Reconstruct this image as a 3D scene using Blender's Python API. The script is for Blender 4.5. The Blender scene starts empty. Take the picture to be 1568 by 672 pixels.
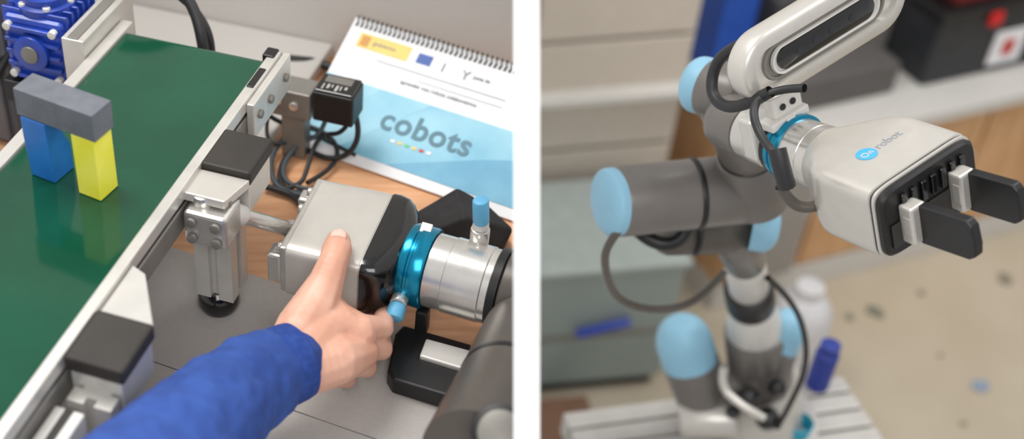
import bpy, bmesh, math, random
from mathutils import Vector, Matrix, noise
random.seed(4)
H=2.7; PIT=math.radians(40); FP=2000.0; PX=480.0; PY=336.0
C=Vector((0,0,H)); RT=Vector((1,0,0)); FW=Vector((0,math.cos(PIT),-math.sin(PIT))); UP=Vector((0,math.sin(PIT),math.cos(PIT)))
ZT=1.7; ZB=1.9; ZR=0.9
def ray(x,y): return RT*((x-PX)/FP)+UP*((PY-y)/FP)+FW
def P(x,y,z):
    r=ray(x,y); return C+r*((H-z)/(-r.z))
def Q(x,y,d): return C+ray(x,y)*d
def lin(c): 
    c=c/255.0
    return c/12.92 if c<=.04045 else ((c+.055)/1.055)**2.4
def M(name,rgb,rough=.5,metal=0,coat=0,var=.06,scale=30,bump=0,rgb2=None,stretch=None,lo=.35,hi=.65,spec=.5):
    m=bpy.data.materials.new(name); m.use_nodes=True; nt=m.node_tree; b=nt.nodes['Principled BSDF']
    c=[lin(v) for v in rgb]
    c2=[lin(v) for v in rgb2] if rgb2 else [min(1,v*(1+var)) for v in c]
    c1=c if rgb2 else [v*(1-var) for v in c]
    tc=nt.nodes.new('ShaderNodeTexCoord'); mp=nt.nodes.new('ShaderNodeMapping'); n=nt.nodes.new('ShaderNodeTexNoise')
    if stretch: mp.inputs['Scale'].default_value=stretch
    n.inputs['Scale'].default_value=scale; n.inputs['Detail'].default_value=4
    r=nt.nodes.new('ShaderNodeValToRGB'); r.color_ramp.elements[0].position=lo; r.color_ramp.elements[1].position=hi
    r.color_ramp.elements[0].color=(*c1,1); r.color_ramp.elements[1].color=(*c2,1)
    L=nt.links.new
    L(tc.outputs['Object'],mp.inputs['Vector']); L(mp.outputs[0],n.inputs['Vector']); L(n.outputs['Fac'],r.inputs[0]); L(r.outputs[0],b.inputs['Base Color'])
    b.inputs['Roughness'].default_value=rough; b.inputs['Metallic'].default_value=metal
    b.inputs['Coat Weight'].default_value=coat; b.inputs['Specular IOR Level'].default_value=spec
    if bump:
        bp=nt.nodes.new('ShaderNodeBump'); bp.inputs['Strength'].default_value=bump; bp.inputs['Distance'].default_value=.002
        L(n.outputs['Fac'],bp.inputs['Height']); L(bp.outputs[0],b.inputs['Normal'])
    return m
m_white=M('white_board',(253,253,253),.8,var=.004)
m_belt=M('belt_green',(16,72,51),.10,var=.12,scale=8,spec=.5)
m_alu=M('aluminium_profile',(206,203,197),.36,.5,var=.05)
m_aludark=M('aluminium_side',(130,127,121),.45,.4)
m_slat=M('table_profile',(190,187,182),.45,.3,var=.04)
m_groove=M('groove_dark',(48,46,43),.6)
m_blk=M('black_plastic',(22,21,22),.42,var=.2)
m_blkcap=M('cap_black',(42,37,33),.6,var=.15)
m_blkgl=M('black_gloss',(12,12,13),.15,coat=.5)
m_wood=M('wood_light',(206,150,108),.45,rgb2=(226,174,134),scale=12,stretch=(1,7,1))
m_gtab=M('grey_laminate',(180,175,171),.5,var=.03,scale=200)
m_gtab2=M('grey_panel',(150,145,140),.5,var=.03)
m_wall=M('wall_grey',(206,202,197),.85,var=.02,scale=4)
m_ledge=M('ledge_grey',(186,182,177),.8,var=.02,scale=4)
m_blueM=M('motor_blue',(28,62,160),.35,var=.2,coat=.3)
m_sil=M('brushed_silver',(216,213,208),.24,.78,var=.05,scale=60)
m_silm=M('satin_silver',(202,198,191),.33,.42,var=.02,scale=60,coat=.12)
m_silw=M('satin_white',(210,207,202),.4,.2,var=.03)
m_teal=M('teal_anodised',(0,130,165),.22,.75,coat=.3,var=.1)
m_lblue=M('cap_light_blue',(138,186,210),.45,var=.03)
m_lblue2=M('connector_blue',(95,170,208),.45)
m_ur=M('robot_grey',(114,109,105),.36,.15,var=.04)
m_ur2=M('robot_grey_dark',(88,82,76),.36,.15,var=.04)
m_skin=M('skin',(210,155,131),.48,rgb2=(228,178,156),scale=22,bump=.35)
m_nail=M('nail',(236,194,180),.3)
m_slv=M('sweater_blue',(40,70,142),.9,rgb2=(50,84,160),scale=40,bump=.35)
m_slvc=M('cuff_blue',(32,60,130),.95,rgb2=(42,74,150),scale=120,bump=.5)
m_yel=M('block_yellow',(232,226,56),.45,rgb2=(240,236,96),scale=25)
m_blu=M('block_blue',(24,100,178),.45,rgb2=(34,116,194),scale=25)
m_gry=M('block_grey',(92,96,104),.55,rgb2=(104,108,116),scale=60)
m_paper=M('paper_white',(234,234,236),.6,var=.01)
m_ban=M('banner_blue',(118,182,208),.5,rgb2=(152,204,222),scale=14)
m_txt=M('text_grey',(92,130,146),.6)
m_tline=M('print_grey',(130,134,142),.6)
m_goldp=M('print_gold',(234,206,120),.6); m_redp=M('print_red',(190,50,44),.5); m_bluep=M('print_blue',(50,90,165),.5); m_green=M('print_green',(110,190,120),.5)
m_cable=M('cable_black',(34,34,36),.5); m_cableg=M('cable_grey',(70,78,84),.5)

def mk(name,verts,faces,mat,parent=None,smooth=False,bevel=0,seg=2,cut=None,mats=None):
    me=bpy.data.meshes.new(name)
    verts=[Vector(v) for v in verts]
    bm=bmesh.new(); vs=[bm.verts.new(v) for v in verts]
    for f in faces:
        try: bm.faces.new([vs[i] for i in f])
        except Exception: pass
    bmesh.ops.remove_doubles(bm,verts=bm.verts,dist=1e-6)
    bmesh.ops.recalc_face_normals(bm,faces=bm.faces)
    if cut: cutbm(bm,cut)
    if parent: o0=parent.location.copy()
    else:
        vv=[v.co for v in bm.verts]; o0=Vector([(min(v[i] for v in vv)+max(v[i] for v in vv))/2 for i in range(3)])
    for v in bm.verts: v.co-=o0
    bm.to_mesh(me); bm.free()
    ob=bpy.data.objects.new(name,me); bpy.context.collection.objects.link(ob)
    if parent: ob.parent=parent
    else: ob.location=o0
    me.materials.append(mat)
    if smooth:
        for p in me.polygons: p.use_smooth=True
        try: me.set_sharp_from_angle(angle=math.radians(38))
        except Exception: pass
    if bevel:
        b=ob.modifiers.new('b','BEVEL'); b.width=bevel; b.segments=seg; b.limit_method='ANGLE'; b.angle_limit=math.radians(35)
    return ob
def empty(name,loc):
    e=bpy.data.objects.new(name,None); e.location=loc; e.empty_display_size=.05; bpy.context.collection.objects.link(e); return e
def frame(o,x,y,z): 
    return (Vector(o),Vector(x),Vector(y),Vector(z))
def T(F,x,y,z): return F[0]+F[1]*x+F[2]*y+F[3]*z
def box(name,F,xr,yr,zr,mat,parent=None,bevel=.0015,cut=None):
    v=[T(F,x,y,z) for x in xr for y in yr for z in zr]
    f=[(0,1,3,2),(4,6,7,5),(0,4,5,1),(2,3,7,6),(0,2,6,4),(1,5,7,3)]
    return mk(name,v,f,mat,parent,bevel=bevel,cut=cut)
def prism(name,F,poly,zr,mat,parent=None,bevel=0,cut=None,smooth=False):
    n=len(poly); v=[T(F,x,y,zr[0]) for x,y in poly]+[T(F,x,y,zr[1]) for x,y in poly]
    f=[tuple(range(n)),tuple(range(n,2*n))]+[(i,(i+1)%n,n+(i+1)%n,n+i) for i in range(n)]
    return mk(name,v,f,mat,parent,bevel=bevel,cut=cut,smooth=smooth)
def loft(name,rings,mat,parent=None,cut=None,smooth=True,bevel=0):
    n=len(rings[0]); v=[p for r in rings for p in r]; f=[tuple(range(n))]
    for k in range(len(rings)-1):
        for i in range(n): f.append((k*n+i,k*n+(i+1)%n,(k+1)*n+(i+1)%n,(k+1)*n+i))
    f.append(tuple(range((len(rings)-1)*n,len(rings)*n)))
    return mk(name,v,f,mat,parent,smooth=smooth,cut=cut,bevel=bevel)
def perp(d):
    a=Vector((0,0,1)) if abs(d.z)<.9 else Vector((1,0,0)); u=d.cross(a).normalized(); return u,d.cross(u).normalized()
def lathe(name,p0,p1,prof,mat,parent=None,seg=48,cut=None):
    p0=Vector(p0);p1=Vector(p1); d=(p1-p0).normalized(); u,w=perp(d)
    rings=[[p0+d*t+(u*math.cos(a)+w*math.sin(a))*max(r,1e-5) for a in [2*math.pi*i/seg for i in range(seg)]] for t,r in prof]
    return loft(name,rings,mat,parent,cut)
def cyl(name,p0,p1,r,mat,parent=None,b=.0015,r2=None,cut=None,seg=48):
    L=(Vector(p1)-Vector(p0)).length; r2=r if r2 is None else r2
    return lathe(name,p0,p1,[(0,r-b),(b*.3,r-b*.3),(b,r),(L-b,r2),(L-b*.3,r2-b*.3),(L,r2-b)],mat,parent,cut=cut,seg=seg)
def dome(name,p0,p1,r,mat,parent=None,flat=.5,cut=None):
    L=(Vector(p1)-Vector(p0)).length
    pr=[(0,r)]+[(L*(1-flat)+L*flat*math.sin(a),r*(.25+.75*math.cos(a)) if a<1.57 else r*.25) for a in [math.pi/2*i/8 for i in range(9)]]
    return lathe(name,p0,p1,pr,mat,parent,cut=cut)
def tube(name,pts,r,mat,parent=None,cyc=False):
    cu=bpy.data.curves.new(name,'CURVE'); cu.dimensions='3D'; cu.bevel_depth=r; cu.bevel_resolution=4; cu.resolution_u=10
    s=cu.splines.new('NURBS'); s.points.add(len(pts)-1)
    o0=parent.location if parent else Vector((0,0,0))
    for i,p in enumerate(pts): s.points[i].co=(*(Vector(p)-o0),1)
    s.order_u=3; s.use_endpoint_u=True; s.use_cyclic_u=cyc
    ob=bpy.data.objects.new(name,cu); bpy.context.collection.objects.link(ob); cu.materials.append(mat)
    if parent: ob.parent=parent
    return ob
def text(name,body,F,x,y,z,size,mat,parent,ext=.0003,bold=0,space=1):
    cu=bpy.data.curves.new(name,'FONT'); cu.body=body; cu.size=size; cu.extrude=ext; cu.offset=bold; cu.space_character=space
    cu.materials.append(mat)
    ob=bpy.data.objects.new(name,cu); bpy.context.collection.objects.link(ob)
    m=Matrix((F[1].normalized(),F[2].normalized(),F[3].normalized())).transposed().to_4x4(); m.translation=T(F,x,y,z)-parent.location
    ob.parent=parent; ob.matrix_local=m
    return ob
def selring(F,x,hy,hz,n,N=56,cy=0,cz=0):
    out=[]
    for i in range(N):
        a=2*math.pi*i/N; c=math.cos(a); s=math.sin(a)
        out.append(T(F,x,cy+hy*math.copysign(abs(c)**(2/n),c),cz+hz*math.copysign(abs(s)**(2/n),s)))
    return out
# ---------- divider between the two work areas
mdir=ray(806.5,PY); pn=mdir.cross(UP).normalized()
if pn.x<0: pn=-pn
TH=39/2000.0*1.0*.985
def cutbm(bm,side):
    if side=='L': co=C-pn*(TH/2+.0005); no=pn
    else: co=C+pn*(TH/2+.0005); no=-pn
    g=bm.verts[:]+bm.edges[:]+bm.faces[:]
    r=bmesh.ops.bisect_plane(bm,geom=g,plane_co=co,plane_no=no,clear_outer=True)
    ed=[e for e in r['geom_cut'] if isinstance(e,bmesh.types.BMEdge)]
    if ed:
        try: bmesh.ops.holes_fill(bm,edges=ed,sides=0)
        except Exception: pass
def pp(d,h): return C+mdir*d+UP*h
def zfl(d): return (-H+d*(-mdir.z)*1.0)/UP.z
d1=5.0
poly=[pp(1,zfl(1)),pp(1,.32),pp(d1,1.7),pp(d1,zfl(d1))]
v=[p-pn*TH/2 for p in poly]+[p+pn*TH/2 for p in poly]
mk('wall_partition',v,[(0,1,2,3),(4,5,6,7),(0,1,5,4),(1,2,6,5),(2,3,7,6),(3,0,4,7)],m_white)
W0=frame((0,0,0),(1,0,0),(0,1,0),(0,0,1))
# ---------- room
m_floor=M('floor_beige',(180,168,147),.7,rgb2=(190,179,160),scale=3)
box('floor',W0,(-3,7),(-1,7.2),(-.05,0),m_floor,bevel=0)
m_wb=M('wall_back_paint',(205,198,190),.8,var=.02)
box('wall_back',W0,(-3,7),(7.0,7.1),(0,3.4),m_wb,bevel=0)
# ---------- conveyor frame
A0=P(400,100,ZB); u=Vector((.350,.937,0)).normalized(); w=Vector((.937,-.350,0)).normalized(); Z=Vector((0,0,1))
F=frame(A0,w,u,Z)
ht=ZB-ZT
box('wall_left',F,(-1.4,.62),(.34,.37),(-ht,.75),m_wall,bevel=0,cut='L')
# tables
prism('wooden_table',F,[(-.9,-.03),(-.084,-.11),(.281,-.149),(.75,-.19),(.75,.339),(-.9,.339)],(-ht-.04,-ht),m_wood,cut='L')
box('grey_ledge',F,(-.9,-.035),(.095,.338),(-ht+.0005,-ht+.02),m_ledge,bevel=.003)  # low grey ledge covering the wood, standing in for the wall
gt=empty('grey_workbench',T(F,-.1,-.5,-ht))
prism('top_far',F,[(-.9,-.031),(-.084,-.111),(.281,-.150),(.75,-.191),(.75,-.345),(.27,-.305),(-.9,-.22)],(-ht-.05,-ht+.003),m_gtab,gt,cut='L')
prism('top_near',F,[(-.9,-.2215),(.27,-.3065),(.75,-.3465),(.75,-.9),(-.9,-.9)],(-ht-.05,-ht+.003),m_gtab,gt,cut='L')
prism('seam',F,[(-.9,-.218),(.27,-.303),(.75,-.343),(.75,-.349),(.27,-.309),(-.9,-.224)],(-ht-.05,-ht+.0015),m_groove,gt,cut='L')
for i,(x,y) in enumerate([(-.8,-.3),(-.8,-.85),(.05,-.45),(.05,-.85)]):
    box('leg_%d'%(i+1),F,(x,x+.05),(y,y+.05),(-ZB,-ht-.05),m_alu,gt)
# ---------- conveyor
cv=empty('conveyor_belt',T(F,-.085,-.4,0))
prof=[]
Lf=.018
for i in range(13):
    a=math.pi/2-math.pi*i/12; prof.append((Lf-.014+.014*math.cos(a),-.014+.014*math.sin(a)))
FB=frame(A0,u,Z,w)
prism('belt',FB,prof+[(-.95,-.028),(-.95,0)],(-.17,0),m_belt,cv,smooth=True)
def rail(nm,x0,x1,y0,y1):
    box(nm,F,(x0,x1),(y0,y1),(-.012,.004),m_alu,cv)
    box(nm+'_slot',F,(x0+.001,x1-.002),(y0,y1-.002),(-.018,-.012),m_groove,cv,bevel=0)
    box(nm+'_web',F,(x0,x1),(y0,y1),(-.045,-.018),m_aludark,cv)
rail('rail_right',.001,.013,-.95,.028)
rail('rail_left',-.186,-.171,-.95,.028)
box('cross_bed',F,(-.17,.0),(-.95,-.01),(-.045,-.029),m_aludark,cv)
box('end_plate_right',F,(.013,.022),(-.075,.034),(-.045,.000),m_alu,cv)
box('end_plate_slot',F,(.003,.011),(-.05,-.012),(.004,.0055),m_blk,cv)
box('end_clip',F,(-.004,.010),(.012,.030),(-.03,.006),m_blk,cv)
box('end_plate_left',F,(-.215,-.187),(-.06,.06),(-.05,.024),m_alu,cv)
box('end_plate_left_slot',F,(-.208,-.195),(-.058,.04),(.0241,.0255),m_aludark,cv)
for i,(y,z) in enumerate([(-.06,-.02),(-.03,-.02),(.015,-.02)]):
    cyl('end_screw_%d'%i,T(F,.022,y,z),T(F,.026,y,z),.005,m_aludark,cv,b=.0008,seg=20)
box('side_bar',F,(.016,.044),(-.8,-.50),(-.06,-.03),m_silw,cv)
box('side_bar_slot',F,(.026,.034),(-.8,-.50),(-.0305,-.0295),m_groove,cv,bevel=0)
def leg(k,x0,x1,yc0,yc1,yl,cx=None):
    box('cap_%d'%k,F,(x0,x1),(yc0,yc1),(-.012,.005),m_blkcap,cv,bevel=.003)
    box('cap_base_%d'%k,F,(x0+.003,x1-.003),(yc0+.003,yc1-.003),(-.05,-.012),m_alu,cv)
    c=(x0+x1)/2 if cx is None else cx
    a,b=c-.021,c+.021
    y0,y1=yl-.021,yl+.021
    pl=[]
    g=.005; dp=.008
    def side(p,q,inn):
        mx=((p[0]+q[0])/2,(p[1]+q[1])/2); dx=((q[0]-p[0])/ .042,(q[1]-p[1])/.042)
        return [p,(mx[0]-dx[0]*g,mx[1]-dx[1]*g),(mx[0]-dx[0]*g+inn[0]*dp,mx[1]-dx[1]*g+inn[1]*dp),(mx[0]+dx[0]*g+inn[0]*dp,mx[1]+dx[1]*g+inn[1]*dp),(mx[0]+dx[0]*g,mx[1]+dx[1]*g)]
    pl+=side((a,y0),(b,y0),(0,1))+side((b,y0),(b,y1),(-1,0))+side((b,y1),(a,y1),(0,-1))+side((a,y1),(a,y0),(1,0))
    prism('profile_%d'%k,F,pl,(-ht+.035,-.03),m_alu,cv)
    lathe('foot_%d'%k,T(F,c-.006,yl,-ht+.003),T(F,c-.006,yl,-ht+.05),[(0,.015),(.002,.020),(.010,.0235),(.020,.0225),(.028,.018),(.034,.010),(.036,.001)],m_blkgl,cv)
leg(1,.012,.066,-.191,-.128,-.184,.026); leg(2,.014,.070,-.476,-.414,-.470)
prism('gusset_1',F,[(.012,-.192),(.066,-.192),(.056,-.232),(.010,-.232)],(-.012,-.002),m_silm,cv,bevel=.001)
prism('gusset_2',F,[(.0135,-.413),(.068,-.413),(.030,-.352),(.0135,-.345)],(-.012,-.002),m_slat,cv,bevel=.001)
box('clamp_body',F,(.016,.062),(-.245,-.205),(-.055,-.015),m_sil,cv,bevel=.004)
for i,(x,z) in enumerate([(.026,-.025),(.026,-.045),(.052,-.025),(.052,-.045)]):
    cyl('clamp_bolt_%d'%i,T(F,x,-.246,z),T(F,x,-.25,z),.0055,m_aludark,cv,b=.0008)
cyl('clamp_knob',T(F,.03,-.225,-.016),T(F,.03,-.225,-.004),.010,m_sil,cv)
cyl('clamp_knob_b',T(F,.052,-.222,-.016),T(F,.052,-.222,-.007),.007,m_aludark,cv)
# ---------- gear motor
gm=empty('gear_motor',T(F,-.265,-.02,-.01))
mx0,mx1,my0,my1=-.30,-.222,-.045,.035
box('housing',F,(mx0,mx1),(my0,my1),(-.055,.028),m_blueM,gm,bevel=.006)
for i in range(6):
    y=my0+.008+i*.0125
    box('fin_%d'%i,F,(mx0-.003,mx1+.003),(y,y+.004),(-.05,.034),m_blueM,gm,bevel=.001)
for i in range(5):
    z=-.05+i*.016
    box('front_fin_%d'%i,F,(mx0+.004,mx1-.004),(my0-.006,my0),(z,z+.005),m_blueM,gm,bevel=.001)
lathe('flange',T(F,-.262,-.005,.028),T(F,-.262,-.005,.06),[(0,.036),(.008,.036),(.010,.030),(.018,.030),(.019,.022),(.012,.020),(.012,.001)],m_blueM,gm)
cyl('shaft',T(F,-.262,-.005,.04),T(F,-.262,-.005,.052),.010,m_aludark,gm)
cyl('front_hub',T(F,-.262,my0-.01,-.012),T(F,-.262,my0,-.012),.022,m_blueM,gm)
cyl('front_hub_cap',T(F,-.262,my0-.013,-.012),T(F,-.262,my0-.009,-.012),.011,m_aludark,gm)
for i in range(6):
    a=i*math.pi/3
    cyl('bolt_%d'%i,T(F,-.262+.031*math.cos(a),-.005+.031*math.sin(a),.03),T(F,-.262+.031*math.cos(a),-.005+.031*math.sin(a),.040),.0045,m_silw,gm,b=.0006,seg=16)
for i,(x,z) in enumerate([(mx0+.01,-.045),(mx1-.01,-.045),(mx0+.01,.018),(mx1-.01,.018)]):
    cyl('screw_%d'%i,T(F,x,my0-.008,z),T(F,x,my0,z),.005,m_silw,gm,b=.0006,seg=16)
box('mount',F,(mx0-.005,mx1+.03),(my0-.01,my1),(-.085,-.056),m_blk,gm)
box('mount_foot',F,(mx0+.02,mx1),(my0+.01,my1-.01),(-ht,-.085),m_groove,gm)
tube('power_cable',[T(F,-.30,.03,-.02),T(F,-.33,.02,-.05),T(F,-.36,-.04,-.12),T(F,-.36,-.08,-.185),T(F,-.3,-.09,-.192)],.006,m_cable,gm)
tube('motor_cable',[T(F,-.225,.04,.03),T(F,-.205,.075,.052),T(F,-.165,.085,.048),T(F,-.120,.080,.015),T(F,-.095,.055,-.03),T(F,-.09,.05,-.10)],.007,m_cable,gm)
tube('motor_cable_b',[T(F,-.225,.05,.02),T(F,-.21,.08,.03),T(F,-.155,.086,.025),T(F,-.105,.078,-.005),T(F,-.09,.070,-.05),T(F,-.10,.07,-.19)],.005,m_cable,gm)
dc=empty('control_cabinet',T(F,-.5,.04,-.1))
box('body',F,(-.62,-.335),(.0,.088),(-ht,.2),M('cabinet_dark',(92,94,100),.6),dc,bevel=.004)
box('door',F,(-.61,-.345),(-.008,.0),(-ht+.01,.19),M('cabinet_door',(100,100,104),.6),dc,bevel=.003)
# ---------- cables + sensor box
sb=empty('sensor_box',P(518,145,ZT+.1))
FS=frame(P(520,158,ZT+.085),w,u,Z)
box('case',FS,(-.027,.025),(-.024,.018),(-.016,.026),m_blk,sb,bevel=.003)
box('case_lid',FS,(-.025,.023),(-.022,.016),(.026,.029),m_blkgl,sb,bevel=.002)
box('label_plate',FS,(-.019,.015),(-.002,.012),(.029,.0293),m_aludark,sb,bevel=0)
for i in range(6):
    x=-.018+i*.0055
    box('label_%d'%i,FS,(x,x+.0018+.0014*(i%2)),(-.018+.003*(i%3),-.006),(.029,.0294),m_slat,sb,bevel=0)
box('bracket',FS,(-.085,-.030),(-.024,.012),(-.02,.018),m_aludark,sb,bevel=.002)
box('bracket_arm',FS,(-.105,-.084),(-.02,.006),(-.012,.014),m_aludark,sb,bevel=.002)
cyl('bracket_screw',T(FS,-.05,-.028,.0),T(FS,-.05,-.024,.0),.006,m_sil,sb,b=.001)
cyl('bracket_screw_b',T(FS,-.07,-.028,.004),T(FS,-.07,-.024,.004),.005,m_sil,sb,b=.001)
box('post',FS,(-.07,-.04),(-.018,.006),(-.085,-.02),m_aludark,sb)
cb=empty('cable_bundle',P(470,240,ZT+.01))
def tb(nm,pts,r,m): tube(nm,[P(x,y,ZT+z) for x,y,z in pts],r,m,cb)
tb('cable_1',[(545,178,.07),(552,205,.05),(535,238,.02),(500,245,.01),(465,225,.008),(435,240,.008),(425,275,.008),(445,300,.008),(480,290,.008)],.0035,m_cable)
tb('cable_2',[(405,170,.05),(425,190,.03),(470,190,.02),(510,210,.02),(520,240,.01),(495,268,.008),(470,280,.008)],.003,m_cable)
tb('cable_3',[(470,180,.03),(440,205,.02),(415,235,.01),(415,275,.008),(440,298,.008),(480,300,.008)],.0035,m_cableg)
tb('cable_4',[(500,180,.05),(490,210,.03),(460,215,.02),(430,255,.01),(440,285,.01),(475,290,.01)],.003,m_cableg)
tb('cable_5',[(410,180,.04),(405,215,.02),(430,222,.02),(480,205,.02),(520,225,.015),(545,238,.01)],.0025,m_cable)
tb('cable_6',[(405,285,.008),(430,292,.008),(455,302,.008),(470,330,.02)],.004,m_cable)
tb('cable_7',[(425,88,.02),(455,92,.02),(490,95,.012),(520,110,.01)],.006,m_cable)
tb('cable_8',[(535,185,.06),(525,205,.04),(495,205,.03),(480,225,.03),(470,260,.02),(460,285,.01),(430,290,.008)],.003,m_cable)
# ---------- blocks
e1=Vector((-.868,.496,0)).normalized(); e2=Vector((.496,.868,0)).normalized()
FK=frame(P(155,309,ZB),e1,e2,Z)
box('yellow_block',FK,(0,.027),(0,.028),(.0005,.072),m_yel,bevel=.001)
FK2=frame(P(155,309,ZB),e2,Z,e1)
prism('blue_block',FK2,[(0,.0005),(.030,.0005),(.030,.030),(.012,.072),(-.002,.072),(-.002,.05)],(.056,.086),m_blu,bevel=.001)
box('grey_block',FK,(-.003,.090),(-.001,.029),(.0725,.103),m_gry,bevel=.001)
# ---------- calendar
BL=P(445,218,ZT+.004); BR=P(797,342,ZT+.004); TL=P(530,22,ZT+.10)
ex=(BR-BL).normalized(); dy=TL-BL; ey=(dy-ex*dy.dot(ex)).normalized(); en=ex.cross(ey).normalized()
CW=.33; CH=(dy-ex*dy.dot(ex)).length
FC=frame(BL,ex,ey,en)
cal=empty('desk_calendar',T(FC,.15,.1,0))
box('page',FC,(0,CW),(0,CH),(-.003,0),m_paper,cal,bevel=0,cut='L')
hgt=TL.z-ZT-.004
v=[T(FC,0,CH,-.003),T(FC,CW,CH,-.003),T(FC,CW,CH,-.003)-Vector((0,-.015,hgt)),T(FC,0,CH,-.003)-Vector((0,-.015,hgt))]
v2=[p+Vector((0,.003,0)) for p in v]
mk('back_board',v+v2,[(0,1,2,3),(4,5,6,7),(0,1,5,4),(1,2,6,5),(2,3,7,6),(3,0,4,7)],m_paper,cal,cut='L')
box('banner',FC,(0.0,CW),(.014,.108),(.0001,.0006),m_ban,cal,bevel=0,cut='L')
prism('banner_deep_blue',FC,[(.13,.014),(.33,.014),(.33,.09),(.24,.06)],(.0006,.0009),M('banner_dark',(94,160,192),.5,rgb2=(114,178,204),scale=18),cal,cut='L')  # darker blue part of the banner print
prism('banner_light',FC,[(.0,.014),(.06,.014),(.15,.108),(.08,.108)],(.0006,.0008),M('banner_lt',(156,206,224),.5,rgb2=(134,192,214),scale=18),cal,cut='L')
text('title','cobots',FC,.098,.058,.0012,.042,m_txt,cal,bold=.0008,space=1.08)
for i,m in enumerate([m_paper,m_goldp,m_green,m_goldp,m_redp,m_paper]): box('mark_%d'%i,FC,(.122+i*.010,.128+i*.010),(.044,.048),(.001,.0013),m,cal,bevel=0)
box('logo_gold',FC,(.018,.092),(.155,.176),(0,.0006),m_goldp,cal,bevel=0)
box('logo_red',FC,(.022,.034),(.158,.173),(.0006,.001),M('gold2',(206,150,80),.6),cal,bevel=0)
text('logo_text','gobierno',FC,.04,.163,.0007,.009,m_tline,cal)
box('flag',FC,(.104,.124),(.158,.172),(0,.0006),m_bluep,cal,bevel=0)
text('logo_c','l',FC,.140,.156,.0006,.018,m_tline,cal)
text('logo_y','Y',FC,.168,.155,.0006,.018,m_tline,cal)
text('logo_z','junta de',FC,.184,.160,.0006,.007,m_tline,cal)
box('line_1',FC,(.055,.235),(.1437,.1445),(0,.0006),m_tline,cal,bevel=0)
text('line_2','aprender con robots colaborativos',FC,.098,.124,.0006,.0075,m_tline,cal)
box('line_3',FC,(.12,.235),(.1335,.1340),(0,.0006),m_tline,cal,bevel=0)
pts=[]
nt=46
for i in range(nt*8):
    t=i/8; a=2*math.pi*i/8
    x=.004+t*.0068
    if x>.238: break
    pts.append(T(FC,x,CH-.002+.006*math.cos(a),.006*math.sin(a)-.001))
tube('spiral_binding',pts,.0009,m_blk,cal)
for i in range(34): box('hole_%d'%i,FC,(.004+i*.0068,.008+i*.0068),(CH-.012,CH-.007),(0,.0004),m_blk,cal,bevel=0)
# ---------- left gripper
gx=Vector((-.945,.327,0)).normalized(); gy=Vector((-.327,-.945,0)).normalized()
FG=frame(Vector((.0277,1.050,ZT)),gx,gy,Z)
gr=empty('robot_gripper',T(FG,0,0,.08))
def gb(nm,xr,yr,zr,m,bv=.0015): return box(nm,FG,xr,yr,zr,m,gr,bevel=bv)
zt,zb0=.12,.052; zc=(zt+zb0)/2
loft('body',[selring(FG,x,hy,hz,n,cz=zc) for x,hy,hz,n in [(.040,.060,.031,9),(.038,.064,.034,9),(-.034,.065,.034,9),(-.040,.065,.034,8)]],m_silm,gr)
loft('body_seam',[selring(FG,x,.0635,.0335,8,cz=zc) for x in (-.043,-.040)],m_alu,gr)
loft('rear_shell',[selring(FG,x,hy,hz,n,cz=zc,cy=cy) for x,hy,hz,n,cy in [(-.042,.067,.036,7,0),(-.050,.0675,.037,6,0),(-.060,.066,.037,5,.0),(-.068,.060,.036,4,0),(-.074,.050,.035,3,0),(-.078,.042,.034,2.4,.002)]],m_blkgl,gr)
gb('front_plate',(.038,.046),(-.062,.060),(.056,.117),m_sil,.002)
for i,y in enumerate([-.050,-.020,.012,.045]):
    cyl('front_bolt_%d'%i,T(FG,.046,y,.104),T(FG,.053,y,.104),.006,m_sil,gr)
    gb('front_lug_%d'%i,(.046,.054),(y-.006,y+.008),(.062,.085),m_aludark)
gb('finger_base_1',(.046,.062),(-.060,-.040),(.062,.100),m_sil,.003)
gb('finger_base_2',(.046,.062),(.034,.056),(.062,.100),m_sil,.003)
r0=T(F,.045,-.215,-.028); r1=T(FG,.046,.004,.092)
cyl('guide_rod',r0,r1,.0082,m_sil,gr,b=.002)
cyl('guide_rod_collar',r0+(r1-r0)*.10,r0+(r1-r0)*.26,.0115,m_silw,gr,b=.003)
cyl('guide_rod_tip',r1-(r1-r0)*.12,r1,.011,m_alu,gr,b=.002)
ca=Vector((-.93,.40,.0)).normalized()
R0=T(FG,-.076,.006,zc)
def ax(t): return R0-ca*t
lathe('tool_ring',ax(0),ax(.03),[(0,.040),(.001,.0425),(.004,.0435),(.009,.0435),(.010,.042),(.0125,.042),(.0135,.0435),(.026,.0435),(.028,.042),(.028,.038)],m_teal,gr)
box('ring_tag',frame(ax(.010)+(Z*.043+(-gy)*.012)*.985,-ca,gy*.96-Z*.27,Z),(0,.012),(-.006,.006),(-.003,.0015),m_silw,gr,bevel=.0008)
ra=empty('robot_arm',ax(.08))
lathe('wrist_tube',ax(.028),ax(.10),[(0,.037),(.001,.0395),(.02,.0395),(.021,.0405),(.060,.0405),(.061,.0395),(.068,.0395)],m_sil,ra,cut='L')
lathe('wrist_seal',ax(.096),ax(.12),[(0,.041),(.001,.0425),(.009,.0425),(.010,.041)],m_blk,ra,cut='L')
lathe('wrist_joint',ax(.106),ax(.2),[(0,.040),(.002,.0435),(.02,.045),(.12,.045)],m_ur2,ra,cut='L')
cp=ax(.070)+Z*.030-gy*.028
cyl('connector_base',cp-Z*.004,cp+Z*.018,.010,m_sil,ra)
cyl('connector_nut',cp+Z*.018,cp+Z*.026,.0085,m_silw,ra,seg=8)
cyl('connector_cap',cp+Z*.025,cp+Z*.055+gx*.003,.0085,m_lblue2,ra,b=.003)
cp2=ax(.006)+gy*.040-Z*.012
cyl('connector_b_base',cp2-gy*.006,cp2+gy*.012,.009,m_sil,ra)
cyl('connector_b_cap',cp2+gy*.010-Z*.002,cp2+gy*.026-Z*.008,.0095,m_lblue2,ra,b=.003)
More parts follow.
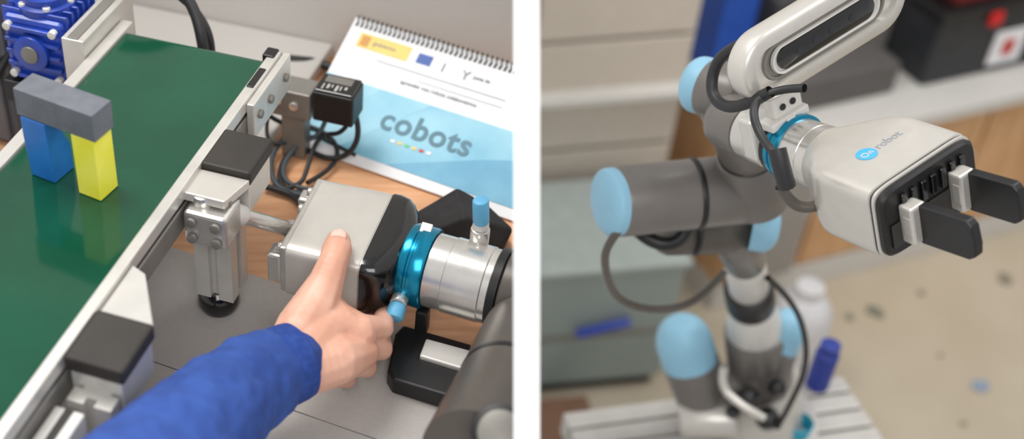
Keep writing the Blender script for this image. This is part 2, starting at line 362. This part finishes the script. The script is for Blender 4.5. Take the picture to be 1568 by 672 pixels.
q=[Q(812,520,1.28),Q(725,700,1.10)]
LL=(q[1]-q[0]).length
lathe('lower_link',q[0],q[1],[(0,.048),(.02,.048),(LL*.42,.046),(LL*.43,.0435),(LL*.45,.0435),(LL*.46,.046),(LL,.046)],m_ur2,ra,cut='L')
lathe('lower_link_seal',q[0],q[1],[(LL*.425,.0445),(LL*.426,.0465),(LL*.455,.0465),(LL*.456,.0445)],m_blk,ra,cut='L')
qb=[Q(770,672,1.085),Q(766,662,1.055)]
cyl('lower_link_port_ring',qb[0],qb[1],.024,m_blk,ra,b=.003)
cyl('lower_link_port',qb[0]+(qb[1]-qb[0])*.9,qb[1]+(qb[1]-qb[0])*.05,.019,m_aludark,ra,b=.002)
tube('arm_cable',[P(740,480,ZT+.06),P(752,505,ZT+.05),P(765,525,ZT+.04),P(778,535,ZT+.03)],.004,m_cable,ra)
def pz(x,y,z): return P(x,y,ZT+z)
top=[pz(630,328,.03),pz(665,308,.045),pz(700,287,.06),pz(724,300,.05),pz(752,318,.045),pz(786,350,.035),pz(772,382,.02),pz(715,374,.04),pz(660,354,.045)]
bot=[pz(636,345,.003),pz(668,325,.003),pz(700,310,.003),pz(725,322,.003),pz(748,342,.003),pz(780,366,.003),pz(762,388,.003),pz(715,384,.003),pz(660,366,.003)]
ctr=pz(712,332,.07); n=9
v=top+bot+[ctr]; f=[(i,(i+1)%n,18) for i in range(n)]+[(i,(i+1)%n,n+(i+1)%n,n+i) for i in range(n)]+[tuple(range(n,2*n))]
mk('black_pouch',v,f,M('pouch_black',(32,30,31),.75,var=.3,bump=.6,scale=60),bevel=.003,cut='L')
hd=empty('tool_holder',pz(650,570,.02))
FH=frame(pz(600,575,.003),w,u,Z)
def hp(x,y): 
    p=pz(x,y,.0)-FH[0]; return (p.dot(w),p.dot(u))
base=[hp(604,535),hp(616,522),hp(660,535),hp(720,552),hp(720,575),hp(650,556),hp(642,572),hp(720,598),hp(712,640),hp(600,606),hp(592,592)]
prism('frame',FH,base,(0,.022),m_blk,hd,bevel=.003)
prism('insert',FH,[hp(650,548),hp(722,568),hp(722,600),hp(640,575)],(.004,.027),m_silw,hd,bevel=.002)
prism('prong',frame(pz(600,575,.003),w,u,Z),[hp(632,532),hp(650,537),hp(656,522),hp(640,516)],(.018,.050),m_blk,hd,bevel=.002)
# ---------- human arm
def blob(name,chains,mat,parent,vox=.0022,sm=6,disp=0,dscale=.03,step=.30):
    bm=bmesh.new()
    for ch in chains:
        for (p,r),(p2,r2) in zip(ch[:-1],ch[1:]):
            L=(p2-p).length; n=max(2,int(L/(min(r,r2)*step)))
            for i in range(n+1):
                t=i/n; c=p.lerp(p2,t)-parent.location; rr=r*(1-t)+r2*t
                bmesh.ops.create_icosphere(bm,subdivisions=2 if rr<.03 else 3,radius=rr,matrix=Matrix.Translation(c))
    me=bpy.data.meshes.new(name); bm.to_mesh(me); bm.free(); me.materials.append(mat)
    o=bpy.data.objects.new(name,me); bpy.context.collection.objects.link(o); o.parent=parent
    m=o.modifiers.new('r','REMESH'); m.mode='VOXEL'; m.voxel_size=vox; m.use_smooth_shade=True
    s=o.modifiers.new('s','SMOOTH'); s.iterations=sm; s.factor=.6
    if disp:
        tx=bpy.data.textures.new(name,'CLOUDS'); tx.noise_scale=dscale; tx.noise_depth=1
        d=o.modifiers.new('d','DISPLACE'); d.texture=tx; d.strength=disp; d.mid_level=.5
    return o
ha=empty('human_arm',pz(430,570,.08))
def ch(l): return [(pz(x,y,z),r) for x,y,z,r in l]
hand=[
 ch([(380,592,.095,.027),(440,566,.088,.027),(465,545,.085,.029),(500,540,.078,.029)]),
 ch([(440,538,.092,.0235),(458,506,.098,.0255),(482,470,.106,.0240),(498,436,.118,.0190),(510,402,.132,.0158),(516,382,.134,.0160),(518,370,.132,.0134)]),   # thumb
 ch([(465,545,.09,.026),(495,505,.092,.025),(520,500,.09,.022),(552,512,.084,.0170)]),
 ch([(480,560,.08,.028),(515,550,.08,.026),(554,540,.070,.0175)]),
 ch([(490,462,.102,.0195),(518,486,.095,.0165),(550,501,.087,.0150)]),
 ch([(552,504,.088,.0160),(585,502,.072,.0124),(590,474,.048,.0102),(572,446,.036,.008)]),   # index
 ch([(554,530,.070,.0155),(584,534,.050,.0122),(580,500,.032,.0100),(555,460,.034,.008)]),
 ch([(538,555,.055,.0148),(561,562,.035,.0114),(550,518,.024,.0096),(530,474,.032,.008)]),
 ch([(516,573,.045,.0132),(531,580,.027,.0102),(516,538,.020,.0088),(505,494,.030,.0074)]),
]
blob('hand',hand,m_skin,ha,vox=.0016,sm=6)
tdir=(pz(518,368,.13)-pz(511,398,.135)).normalized(); ts=tdir.cross(Z).normalized(); tu=ts.cross(tdir).normalized()
if tu.z<0: tu=-tu
FN=frame(pz(518,374,.1345),tdir,ts,tu)
rings=[]
for k in range(6):
    t=k/5; xx=-.007+.015*t; hw=.0080*math.sqrt(max(.05,1-(max(0,t-.55)/.5)**2)) 
    rings.append([T(FN,xx,hw*math.sin(a),.0154*math.cos(a*.42)-.0004-.003*max(0,t-.6)) for a in [-1.5+3*i/8 for i in range(9)]]+[T(FN,xx,0,.006)])
loft('thumb_nail',rings,m_nail,ha)
sl=[ch([(446,556,.092,.033),(425,563,.092,.037),(395,578,.098,.045),(350,612,.115,.048),(290,668,.14,.052),(220,735,.16,.057),(150,805,.18,.060)])]
blob('sleeve',sl,m_slv,ha,vox=.003,sm=4,disp=.007,dscale=.03,step=.10)
c0=pz(458,550,.091); c1=pz(414,569,.094)
lathe('cuff',c0,c1,[(0,.030),(-.001,.0345),(.002,.0378),(.008,.0388),(.02,.0393),(.026,.0388),(.03,.036)],m_slvc,ha)

# =================== RIGHT SIDE ===================
dG=1.3; s=dG/FP
n=ray(1418,298).normalized(); upl=(UP-n*UP.dot(n)).normalized(); rl=n.cross(upl).normalized(); tl=-n
CR=math.radians(5)
rl,upl=rl*math.cos(CR)+upl*math.sin(CR), upl*math.cos(CR)-rl*math.sin(CR)
def loc(r_,u_,t_): return (rl*r_+upl*u_+tl*t_).normalized()
Aa=loc(.716,-.385,.582); Ww=loc(.698,.4235,-.579); Uu=Aa.cross(Ww).normalized(); Ww=Uu.cross(Aa).normalized()
FR=frame(Q(1416,301,dG),Aa*s,Ww*s,Uu*s)
g2=empty('robot_gripper.001',T(FR,-80,0,0))
loft('body',[selring(FR,x,hy,hz,nn) for x,hy,hz,nn in [(-8,98,61,9),(-10,101,64,9),(-100,101,64,9),(-118,99,63.5,8),(-135,91,62,6.5),(-152,80,60,5),(-170,68,57,3.6),(-186,58,54.5,2.6),(-198,54,53,2.1)]],m_silm,g2)
loft('face_seal',[selring(FR,x,99,62,8) for x in (-8,-4)],m_blk,g2)
loft('face_rim',[selring(FR,x,a,b,8) for x,a,b in ((-4,100,63.5),(0,100,63.5),(1,97,61))],m_silm,g2)
loft('face_plate',[selring(FR,x,a,b,7) for x,a,b in ((1,98,61),(8,98,61),(12,94,57))],m_blk,g2)
for i in range(7):
    box('face_rib_%d'%i,FR,(12,18),(-60+i*20,-50+i*20),(10,44),m_blkgl,g2,bevel=.001)
box('face_slot',FR,(12,16),(-85,85),(-42,0),m_groove,g2,bevel=.001)
def finger(k,yc,L=1.0,zz=0):
    box('finger_bracket_%d'%k,FR,(12,38),(yc-17,yc+13),(-36+zz,32+zz),m_silm,g2,bevel=.0025)
    box('finger_bracket_slot_%d'%k,FR,(20,34),(yc-18,yc-17),(-20+zz,14+zz),m_alu,g2,bevel=.0005)
    Fp=frame(T(FR,32,yc+6,-4+zz),(Aa*s+Uu*s*.10)*L,Ww*s,(Uu*s-Aa*s*.1))
    prism('finger_pad_%d'%k,frame(Fp[0],Fp[1],Fp[3],Fp[2]),[(0,-36),(84,-38),(96,-30),(100,-10),(100,22),(92,32),(0,34),(-6,25),(-6,-28)],(-8,9),m_blk,g2,bevel=.0018)
finger(1,-50,1.0,-3); finger(2,52,.92,-3)
lathe('logo_disc',T(FR,-80,-24,64.2),T(FR,-80,-24,69),[(0,16*s),(.0006,16*s)],M('logo_blue',(70,165,212),.4),g2)
FL=frame(FR[0],Ww,-Aa,Uu)
text('logo_mark','On',FL,-36*s,73*s,65.5*s,17*s,m_silw,g2)
text('logo_text','robot',FL,-4*s,74*s,64.5*s,22*s,M('logo_grey',(150,154,160),.5),g2)
def RL(nm,x0,x1,prof,m,par): lathe(nm,T(FR,x0,0,0),T(FR,x1,0,0),[(t*s,r*s) for t,r in prof],m,par)
RL('neck',-258,-190,[(0,50),(1,53),(40,53.5),(41,52.5),(44,52.5),(45,54),(62,54)],m_sil,g2)
RL('tool_ring',-284,-256,[(0,52),(1,58),(10,59),(11,57),(14,57),(15,59),(25,59),(27,56),(27,50)],m_teal,g2)
RL('tool_ring_band',-296,-284,[(0,50),(1,55),(11,55),(12,50)],m_blk,g2)
box('ring_tag',FR,(-276,-262),(-10,8),(55,62),m_silw,g2,bevel=.001)
r2=empty('collaborative_robot',Q(1150,450,2.0))
RL('wrist_tube',-372,-296,[(0,46),(1,50),(30,50),(31,52),(60,52),(61,50),(76,50)],m_sil,r2)
RL('wrist_joint',-452,-372,[(0,35),(5,44),(20,50),(70,52),(79,52),(80,48)],m_ur,r2)
# depth camera
cm=empty('depth_camera',T(FR,-258,42,165))
FCm=frame(T(FR,-256,86,182),Aa*s,Ww*s,Uu*s)
def capring(x,hl,r,N=20):
    o=[]
    for i in range(N+1):
        a=-math.pi/2+math.pi*i/N; o.append(T(FCm,x,hl+r*math.cos(a),r*math.sin(a)))
    for i in range(N+1):
        a=math.pi/2+math.pi*i/N; o.append(T(FCm,x,-hl+r*math.cos(a),r*math.sin(a)))
    return o
HL=118
loft('housing',[capring(x,HL,r) for x,r in [(-34,54),(-30,59),(-20,62),(2,62),(8,60),(12,54),(12,36),(2,34)]],m_silm,cm)
loft('rim_inner',[capring(x,HL-18,r) for x,r in [(2,34),(6,32),(6,27),(3,26)]],m_aludark,cm)
loft('rim_lip',[capring(x,HL-26,r) for x,r in [(5,26),(10,25),(10,22),(6,20)]],m_silw,cm)
loft('glass',[capring(x,HL-32,r) for x,r in [(6,20),(9,20),(10,18)]],m_blkgl,cm)
ml=M('lens_glass',(32,34,40),.1)
for i,y in enumerate([-60,-25,10,55]):
    lathe('lens_%d'%i,T(FCm,10,y,0),T(FCm,13,y,0),[(0,7*s),(.6*s,7*s),(.8*s,3*s)],ml,cm,seg=20)
box('mount_plate',FR,(-300,-266),(-40,42),(48,64),m_silw,cm,bevel=.002)
box('mount_neck',FR,(-300,-274),(-24,38),(62,130),m_silw,cm,bevel=.003)
box('mount_side',FR,(-330,-298),(-58,-40),(-10,70),m_silw,cm,bevel=.003)
cyl('mount_screw',T(FR,-274,-6,82),T(FR,-270,-6,82),6*s,m_blk,cm)
cyl('mount_screw_b',T(FR,-274,16,82),T(FR,-270,16,82),6*s,m_blk,cm)
cyl('wrist2_body',Q(1078,132,1.585),Q(1140,150,1.55),.036,m_ur,r2,b=.008)
dome('wrist2_cap',Q(1088,134,1.58),Q(1049,124,1.60),.035,m_lblue,r2,flat=.6)
cyl('wrist2_post',Q(1108,140,1.56),Q(1150,240,1.66),.036,m_ur,r2,b=.010)
cyl('wrist2_seal',Q(1144,228,1.65),Q(1147,236,1.66),.0375,m_blk,r2)
cyl('wrist1_post',Q(1147,236,1.66),Q(1158,310,1.72),.043,m_ur,r2,b=.008)
cyl('wrist1_body',Q(940,309,1.68),Q(1172,286,1.72),.0462,m_ur,r2,b=.006)
dome('wrist1_cap',Q(942,309,1.68),Q(919,312,1.675),.0448,m_lblue,r2,flat=.6)
cyl('wrist1_seal',Q(1060,297,1.70),Q(1069,296,1.70),.0478,m_blk,r2)
cyl('elbow_body',Q(1010,352,1.80),Q(1170,348,1.84),.036,m_ur2,r2,b=.012)
cyl('elbow_seal',Q(1060,351,1.8),Q(1066,351,1.8),.037,m_blk,r2)
dome('elbow_cap',Q(1152,345,1.80),Q(1194,352,1.79),.035,m_lblue,r2,flat=.6)
cyl('forearm_tube',Q(1122,350,1.82),Q(1142,402,1.95),.036,m_ur,r2,b=.010,r2=.030)
cyl('forearm_sleeve',Q(1140,398,1.94),Q(1147,444,2.05),.030,m_silw,r2)
cyl('forearm_ring',Q(1146,440,2.04),Q(1150,466,2.10),.038,m_blk,r2,b=.006)
dome('shoulder_crown',Q(1157,520,2.2),Q(1152,462,2.10),.046,m_silw,r2,flat=.8)
cyl('shoulder_body',Q(1166,585,2.28),Q(1158,500,2.17),.053,m_ur,r2,b=.012)
cyl('shoulder_side',Q(1178,600,2.25),Q(1195,520,2.17),.030,m_ur,r2,b=.01)
dome('shoulder_side_cap',Q(1195,530,2.18),Q(1212,478,2.14),.030,m_lblue,r2,flat=.6)
cyl('base_side_body',Q(1082,620,2.30),Q(1052,540,2.2),.047,m_ur,r2,b=.008)
dome('base_side_cap',Q(1056,552,2.21),Q(1038,490,2.17),.0465,m_lblue,r2,flat=.6)
bc=P(1150,640,ZR)
lathe('base_flange',bc,bc+Z*.3,[(0,.115),(.012,.115),(.014,.085),(.05,.080),(.09,.066),(.13,.060),(.15,.045),(.15,.001)],m_silm,r2)
for i,(x,y,dd,rr) in enumerate([(1146,607,2.15,.018),(1190,592,2.13,.015),(1122,630,2.2,.012),(1176,640,2.2,.02)]):
    dome('base_port_%d'%i,Q(x,y+2,dd+.05),Q(x,y,dd-.01),rr,m_blk,r2)
cyl('base_block',Q(1040,640,2.28),Q(1130,640,2.25),.035,m_silm,r2,b=.01)
cyl('base_link',Q(1080,600,2.27),Q(1165,585,2.27),.042,m_ur,r2,b=.01)
def tq(nm,pts,r,m=m_cable): tube(nm,[Q(*p) for p in pts],r,m,r2)
tq('cable_loop',[(950,350,1.66),(928,375,1.68),(925,410,1.72),(940,455,1.8),(985,475,1.85),(1045,472,1.85),(1085,445,1.88),(1110,415,1.88)],.0055,m_ur2)
tq('cable_base',[(1175,425,1.95),(1205,450,2.0),(1232,500,2.05),(1236,560,2.1),(1215,610,2.15),(1190,655,2.2)],.0045)
tq('cable_base_b',[(1110,560,2.1),(1100,590,2.12),(1140,625,2.1),(1170,640,2.1)],.007,m_silm)
tq('cable_wrist',[(1135,68,1.40),(1108,80,1.42),(1090,112,1.44),(1090,148,1.44),(1112,166,1.42),(1150,158,1.38),(1180,140,1.36)],.0065)
tq('cable_strap',[(1232,135,1.34),(1200,135,1.36),(1160,150,1.37),(1152,175,1.36),(1165,210,1.35),(1190,240,1.32),(1205,275,1.32)],.0045)
tq('cable_strap_b',[(1190,228,1.31),(1196,255,1.31),(1205,285,1.32)],.009)
tq('cable_small',[(1195,285,1.36),(1210,312,1.37),(1240,320,1.37),(1268,306,1.37),(1262,292,1.37)],.006,m_ur2)
tq('elbow_cable',[(975,350,1.75),(1000,375,1.74),(1045,370,1.74),(1050,345,1.74)],.010,m_blk)
# robot table
pa=P(862,632,ZR); pb=P(1290,575,ZR); tx=(pb-pa).normalized(); ty=Vector((-tx.y,tx.x,0)); LX=(pb-pa).length
FTb=frame(pa,tx,ty,Z)
rt=empty('robot_table',T(FTb,LX/2,-.3,0))
nb=22
for i in range(nb):
    y1=-i*.042
    box('slat_%d'%i,FTb,(0,LX),(y1-.036,y1),(-.05,0),m_slat,rt,bevel=.003,cut='R')
box('underframe',FTb,(.02,LX-.02),(-nb*.042,-.01),(-.12,-.03),m_aludark,rt,cut='R')
for i,(x,y) in enumerate([(.05,-.1),(LX-.1,-.1),(LX-.1,-.8),(.3,-.8)]):
    box('leg_%d'%i,FTb,(x,x+.05),(y,y+.05),(-ZR,-.12),m_alu,rt)
bb=P(1250,590,ZR)
lathe('blue_bottle',bb,bb+Z*.3,[(0,.018),(.003,.021),(.085,.021),(.092,.015),(.094,.015),(.095,.018),(.108,.018),(.110,.001)],M('bottle_blue',(34,54,140),.5))
wc=P(1186,604,0)
lathe('white_canister',wc,wc+Z*.5,[(0,.07),(.005,.078),(.30,.078),(.34,.070),(.370,.05),(.38,.035),(.41,.035),(.412,.001)],M('canister_white',(204,203,204),.6))
tc_=P(1215,668,ZR)
lathe('teal_cup',tc_,tc_+Z*.1,[(0,.018),(.002,.022),(.04,.026),(.042,.024),(.01,.018),(.01,.001)],M('cup_teal',(20,150,180),.4))
# ---------- background furniture
fa=P(1085,470,0); fb=P(1640,325,0); fx=(fb-fa).normalized(); fy=Vector((-fx.y,fx.x,0)); FX=(fb-fa).length
FQ=frame(fa,fx,fy,Z)
m_wood2=M('cabinet_wood',(194,148,104),.5,rgb2=(210,168,124),scale=6,stretch=(6,6,1))
m_top=M('bench_top',(204,201,196),.5,var=.02)
bh=.60
cbn=empty('wooden_cabinet',T(FQ,FX/2,.3,.3))
box('carcass',FQ,(0,FX),(0,.58),(.09,bh-.04),m_wood2,cbn,bevel=.003)
box('plinth',FQ,(0,FX),(-.012,.56),(0,.09),m_top,cbn,bevel=.003)
box('top',FQ,(-.02,FX+.05),(-.04,.60),(bh-.04,bh),m_top,cbn,bevel=.004)
nd=5
for i in range(nd):
    x0=i*FX/nd+.006; x1=(i+1)*FX/nd-.006
    box('door_panel_%d'%i,FQ,(x0,x1),(-.012,0),(.10,bh-.05),m_wood2,cbn,bevel=.003)
    box('door_handle_%d'%i,FQ,(x1-.03,x1-.02),(-.03,-.012),(.3,.4),m_alu,cbn)
box('grey_end_unit',FQ,(.02,.24),(-.03,-.013),(.1,bh-.045),m_gtab2,cbn)
def onb(px,py):
    p=P(px,py,bh)-fa; return p.dot(fx),p.dot(fy)
def bobj(nm,px,py,wd,dp,h,mat,bev=.008):
    x,y=onb(px,py); return box(nm,FQ,(x-wd/2,x+wd/2),(y,y+dp),(bh+.001,bh+h),mat,bevel=bev)
x,y=onb(1480,118)
tbx=empty('tool_crate',T(FQ,x,y,bh))
m_crate=M('crate_dark',(40,42,46),.5,var=.2)
box('body',FQ,(x-.16,x+.24),(y,y+.26),(bh+.001,bh+.2),m_crate,tbx,bevel=.01)
box('lid',FQ,(x-.17,x+.25),(y-.01,y+.27),(bh+.2,bh+.24),m_blk,tbx,bevel=.008)
box('latch_red',FQ,(x-.01,x+.03),(y-.02,y-.009),(bh+.18,bh+.22),M('latch_red',(205,30,30),.5),tbx)
box('label',FQ,(x+.05,x+.16),(y-.006,y-.0005),(bh+.03,bh+.14),m_paper,tbx,bevel=.001)
box('label_mark',FQ,(x+.085,x+.125),(y-.009,y-.006),(bh+.06,bh+.11),m_redp,tbx,bevel=.001)
box('stack_red',FQ,(x-.10,x+.24),(y+.03,y+.24),(bh+.241,bh+.30),M('box_red',(120,36,36),.5),tbx)
box('stack_dark',FQ,(x-.14,x+.24),(y+.02,y+.25),(bh+.301,bh+.48),m_crate,tbx,bevel=.01)
bobj('dark_equipment_box',1285,160,.36,.13,.10,M('equip_dark',(88,85,83),.5))
bobj('grey_equipment_box',1312,96,.18,.12,.18,M('equip_grey',(120,117,113),.6))
bobj('storage_bin',1112,112,.12,.15,.34,M('bin_blue',(36,84,180),.5))
bobj('black_printer',1205,98,.17,.14,.22,M('printer_dark',(66,64,66),.5),.02)
# left drawers
da=P(770,448,0); db=P(982,428,0); dx=(db-da).normalized(); dyv=Vector((-dx.y,dx.x,0)); DL=(db-da).length
FD=frame(da,dx,dyv,Z)
m_dr=M('drawer_beige',(194,184,171),.55,var=.02)
dr=empty('drawer_cabinet',T(FD,DL/2,.2,.7))
box('carcass',FD,(0,DL),(0,.30),(0,1.6),M('drawer_carcass',(174,165,153),.6),dr,cut='R')
for i in range(9):
    z0=.02+i*.175
    box('drawer_%d'%i,FD,(0,DL-.01),(-.02,0),(z0,z0+.162),m_dr,dr,cut='R',bevel=.004)
box('shelf_lip',FD,(0,DL+.02),(-.07,0),(.72,.74),m_top,dr,cut='R')
ta=P(790,610,0); tb_=P(1008,590,0); ux=(tb_-ta).normalized(); uy=Vector((-ux.y,ux.x,0)); UL=(tb_-ta).length
FU=frame(ta,ux,uy,Z)
cr=empty('storage_trolley',T(FU,UL/2,.2,.25))
box('body',FU,(0,UL),(0,.35),(.04,.45),M('trolley_teal',(142,154,150),.5,var=.05,scale=4),cr,cut='R',bevel=.01)
box('top_tray',FU,(0,UL+.01),(-.01,.36),(.45,.47),M('trolley_top',(162,171,167),.5),cr,cut='R',bevel=.006)
box('base',FU,(0.02,UL-.02),(.02,.33),(0,.04),m_blk,cr,cut='R')
box('panel_line',FU,(0,UL),(-.006,0),(.22,.235),m_aludark,cr,cut='R')
cyl('blue_marker',FU[0]+ux*.13-uy*.025+Z*.26,FU[0]+ux*.27-uy*.025+Z*.29,.013,M('marker_blue',(40,66,160),.4),cr)
box('low_wood_shelf',frame(P(800,690,0),ux,uy,Z),(0,.20),(-.2,.12),(0,.06),M('shelf_brown',(120,88,68),.6),cut='R')
db_=empty('floor_debris',P(1450,500,0))
for i,(x,y,r,c) in enumerate([(1340,478,.026,(118,120,106)),(1300,486,.014,(128,126,112)),(1500,592,.026,(140,152,172)),(1410,450,.010,(118,114,102)),(1540,428,.024,(130,126,110)),(1475,650,.009,(128,120,108)),(1440,545,.006,(128,120,108))]):
    p=P(x,y,0); N=9
    ring=[(p.x+r*(.6+.6*random.random())*math.cos(2*math.pi*k/N),p.y+r*(.6+.6*random.random())*math.sin(2*math.pi*k/N)) for k in range(N)]
    prism('scrap_%d'%i,W0,ring,(.0005,.006),M('scrap_%d'%i,c,.8),db_)
# ---------- lights
def area(nm,loc_,rot,size,en,col=(1,1,1)):
    l=bpy.data.lights.new(nm,'AREA'); l.size=size; l.energy=en; l.color=col
    o=bpy.data.objects.new(nm,l); o.location=loc_; o.rotation_euler=rot; bpy.context.collection.objects.link(o)
area('added_area_lamp',(-.9,1.6,4.2),(math.radians(-12),math.radians(-15),0),1.1,56,(1,.975,.94))  # overhead area lamp added for highlights on the left; no ceiling is built
area('added_area_lamp.001',(2.2,2.0,4.4),(math.radians(0),math.radians(10),0),1.5,62,(1,.975,.94))  # second overhead lamp, added to light the right side
area('added_area_lamp.002',(.1,-1.2,3.8),(math.radians(50),0,0),1.5,40,(1,.99,.97))  # added front lamp behind the camera, tilted down at the scene
wd=bpy.data.worlds.new('World'); bpy.context.scene.world=wd; wd.use_nodes=True
bg=wd.node_tree.nodes['Background']; bg.inputs[0].default_value=(.98,.985,1,1); bg.inputs[1].default_value=.56
cam=bpy.data.cameras.new('camera'); co=bpy.data.objects.new('camera',cam); bpy.context.collection.objects.link(co)
co.location=C; co.rotation_euler=(math.radians(50),0,0)
cam.sensor_width=36; cam.lens=36*FP/1568; cam.shift_x=(784-PX)/1568; cam.clip_start=.05
cam.dof.use_dof=True; cam.dof.focus_distance=1.37; cam.dof.aperture_fstop=2.4
bpy.context.scene.camera=co
bpy.context.scene.view_settings.view_transform='Standard'
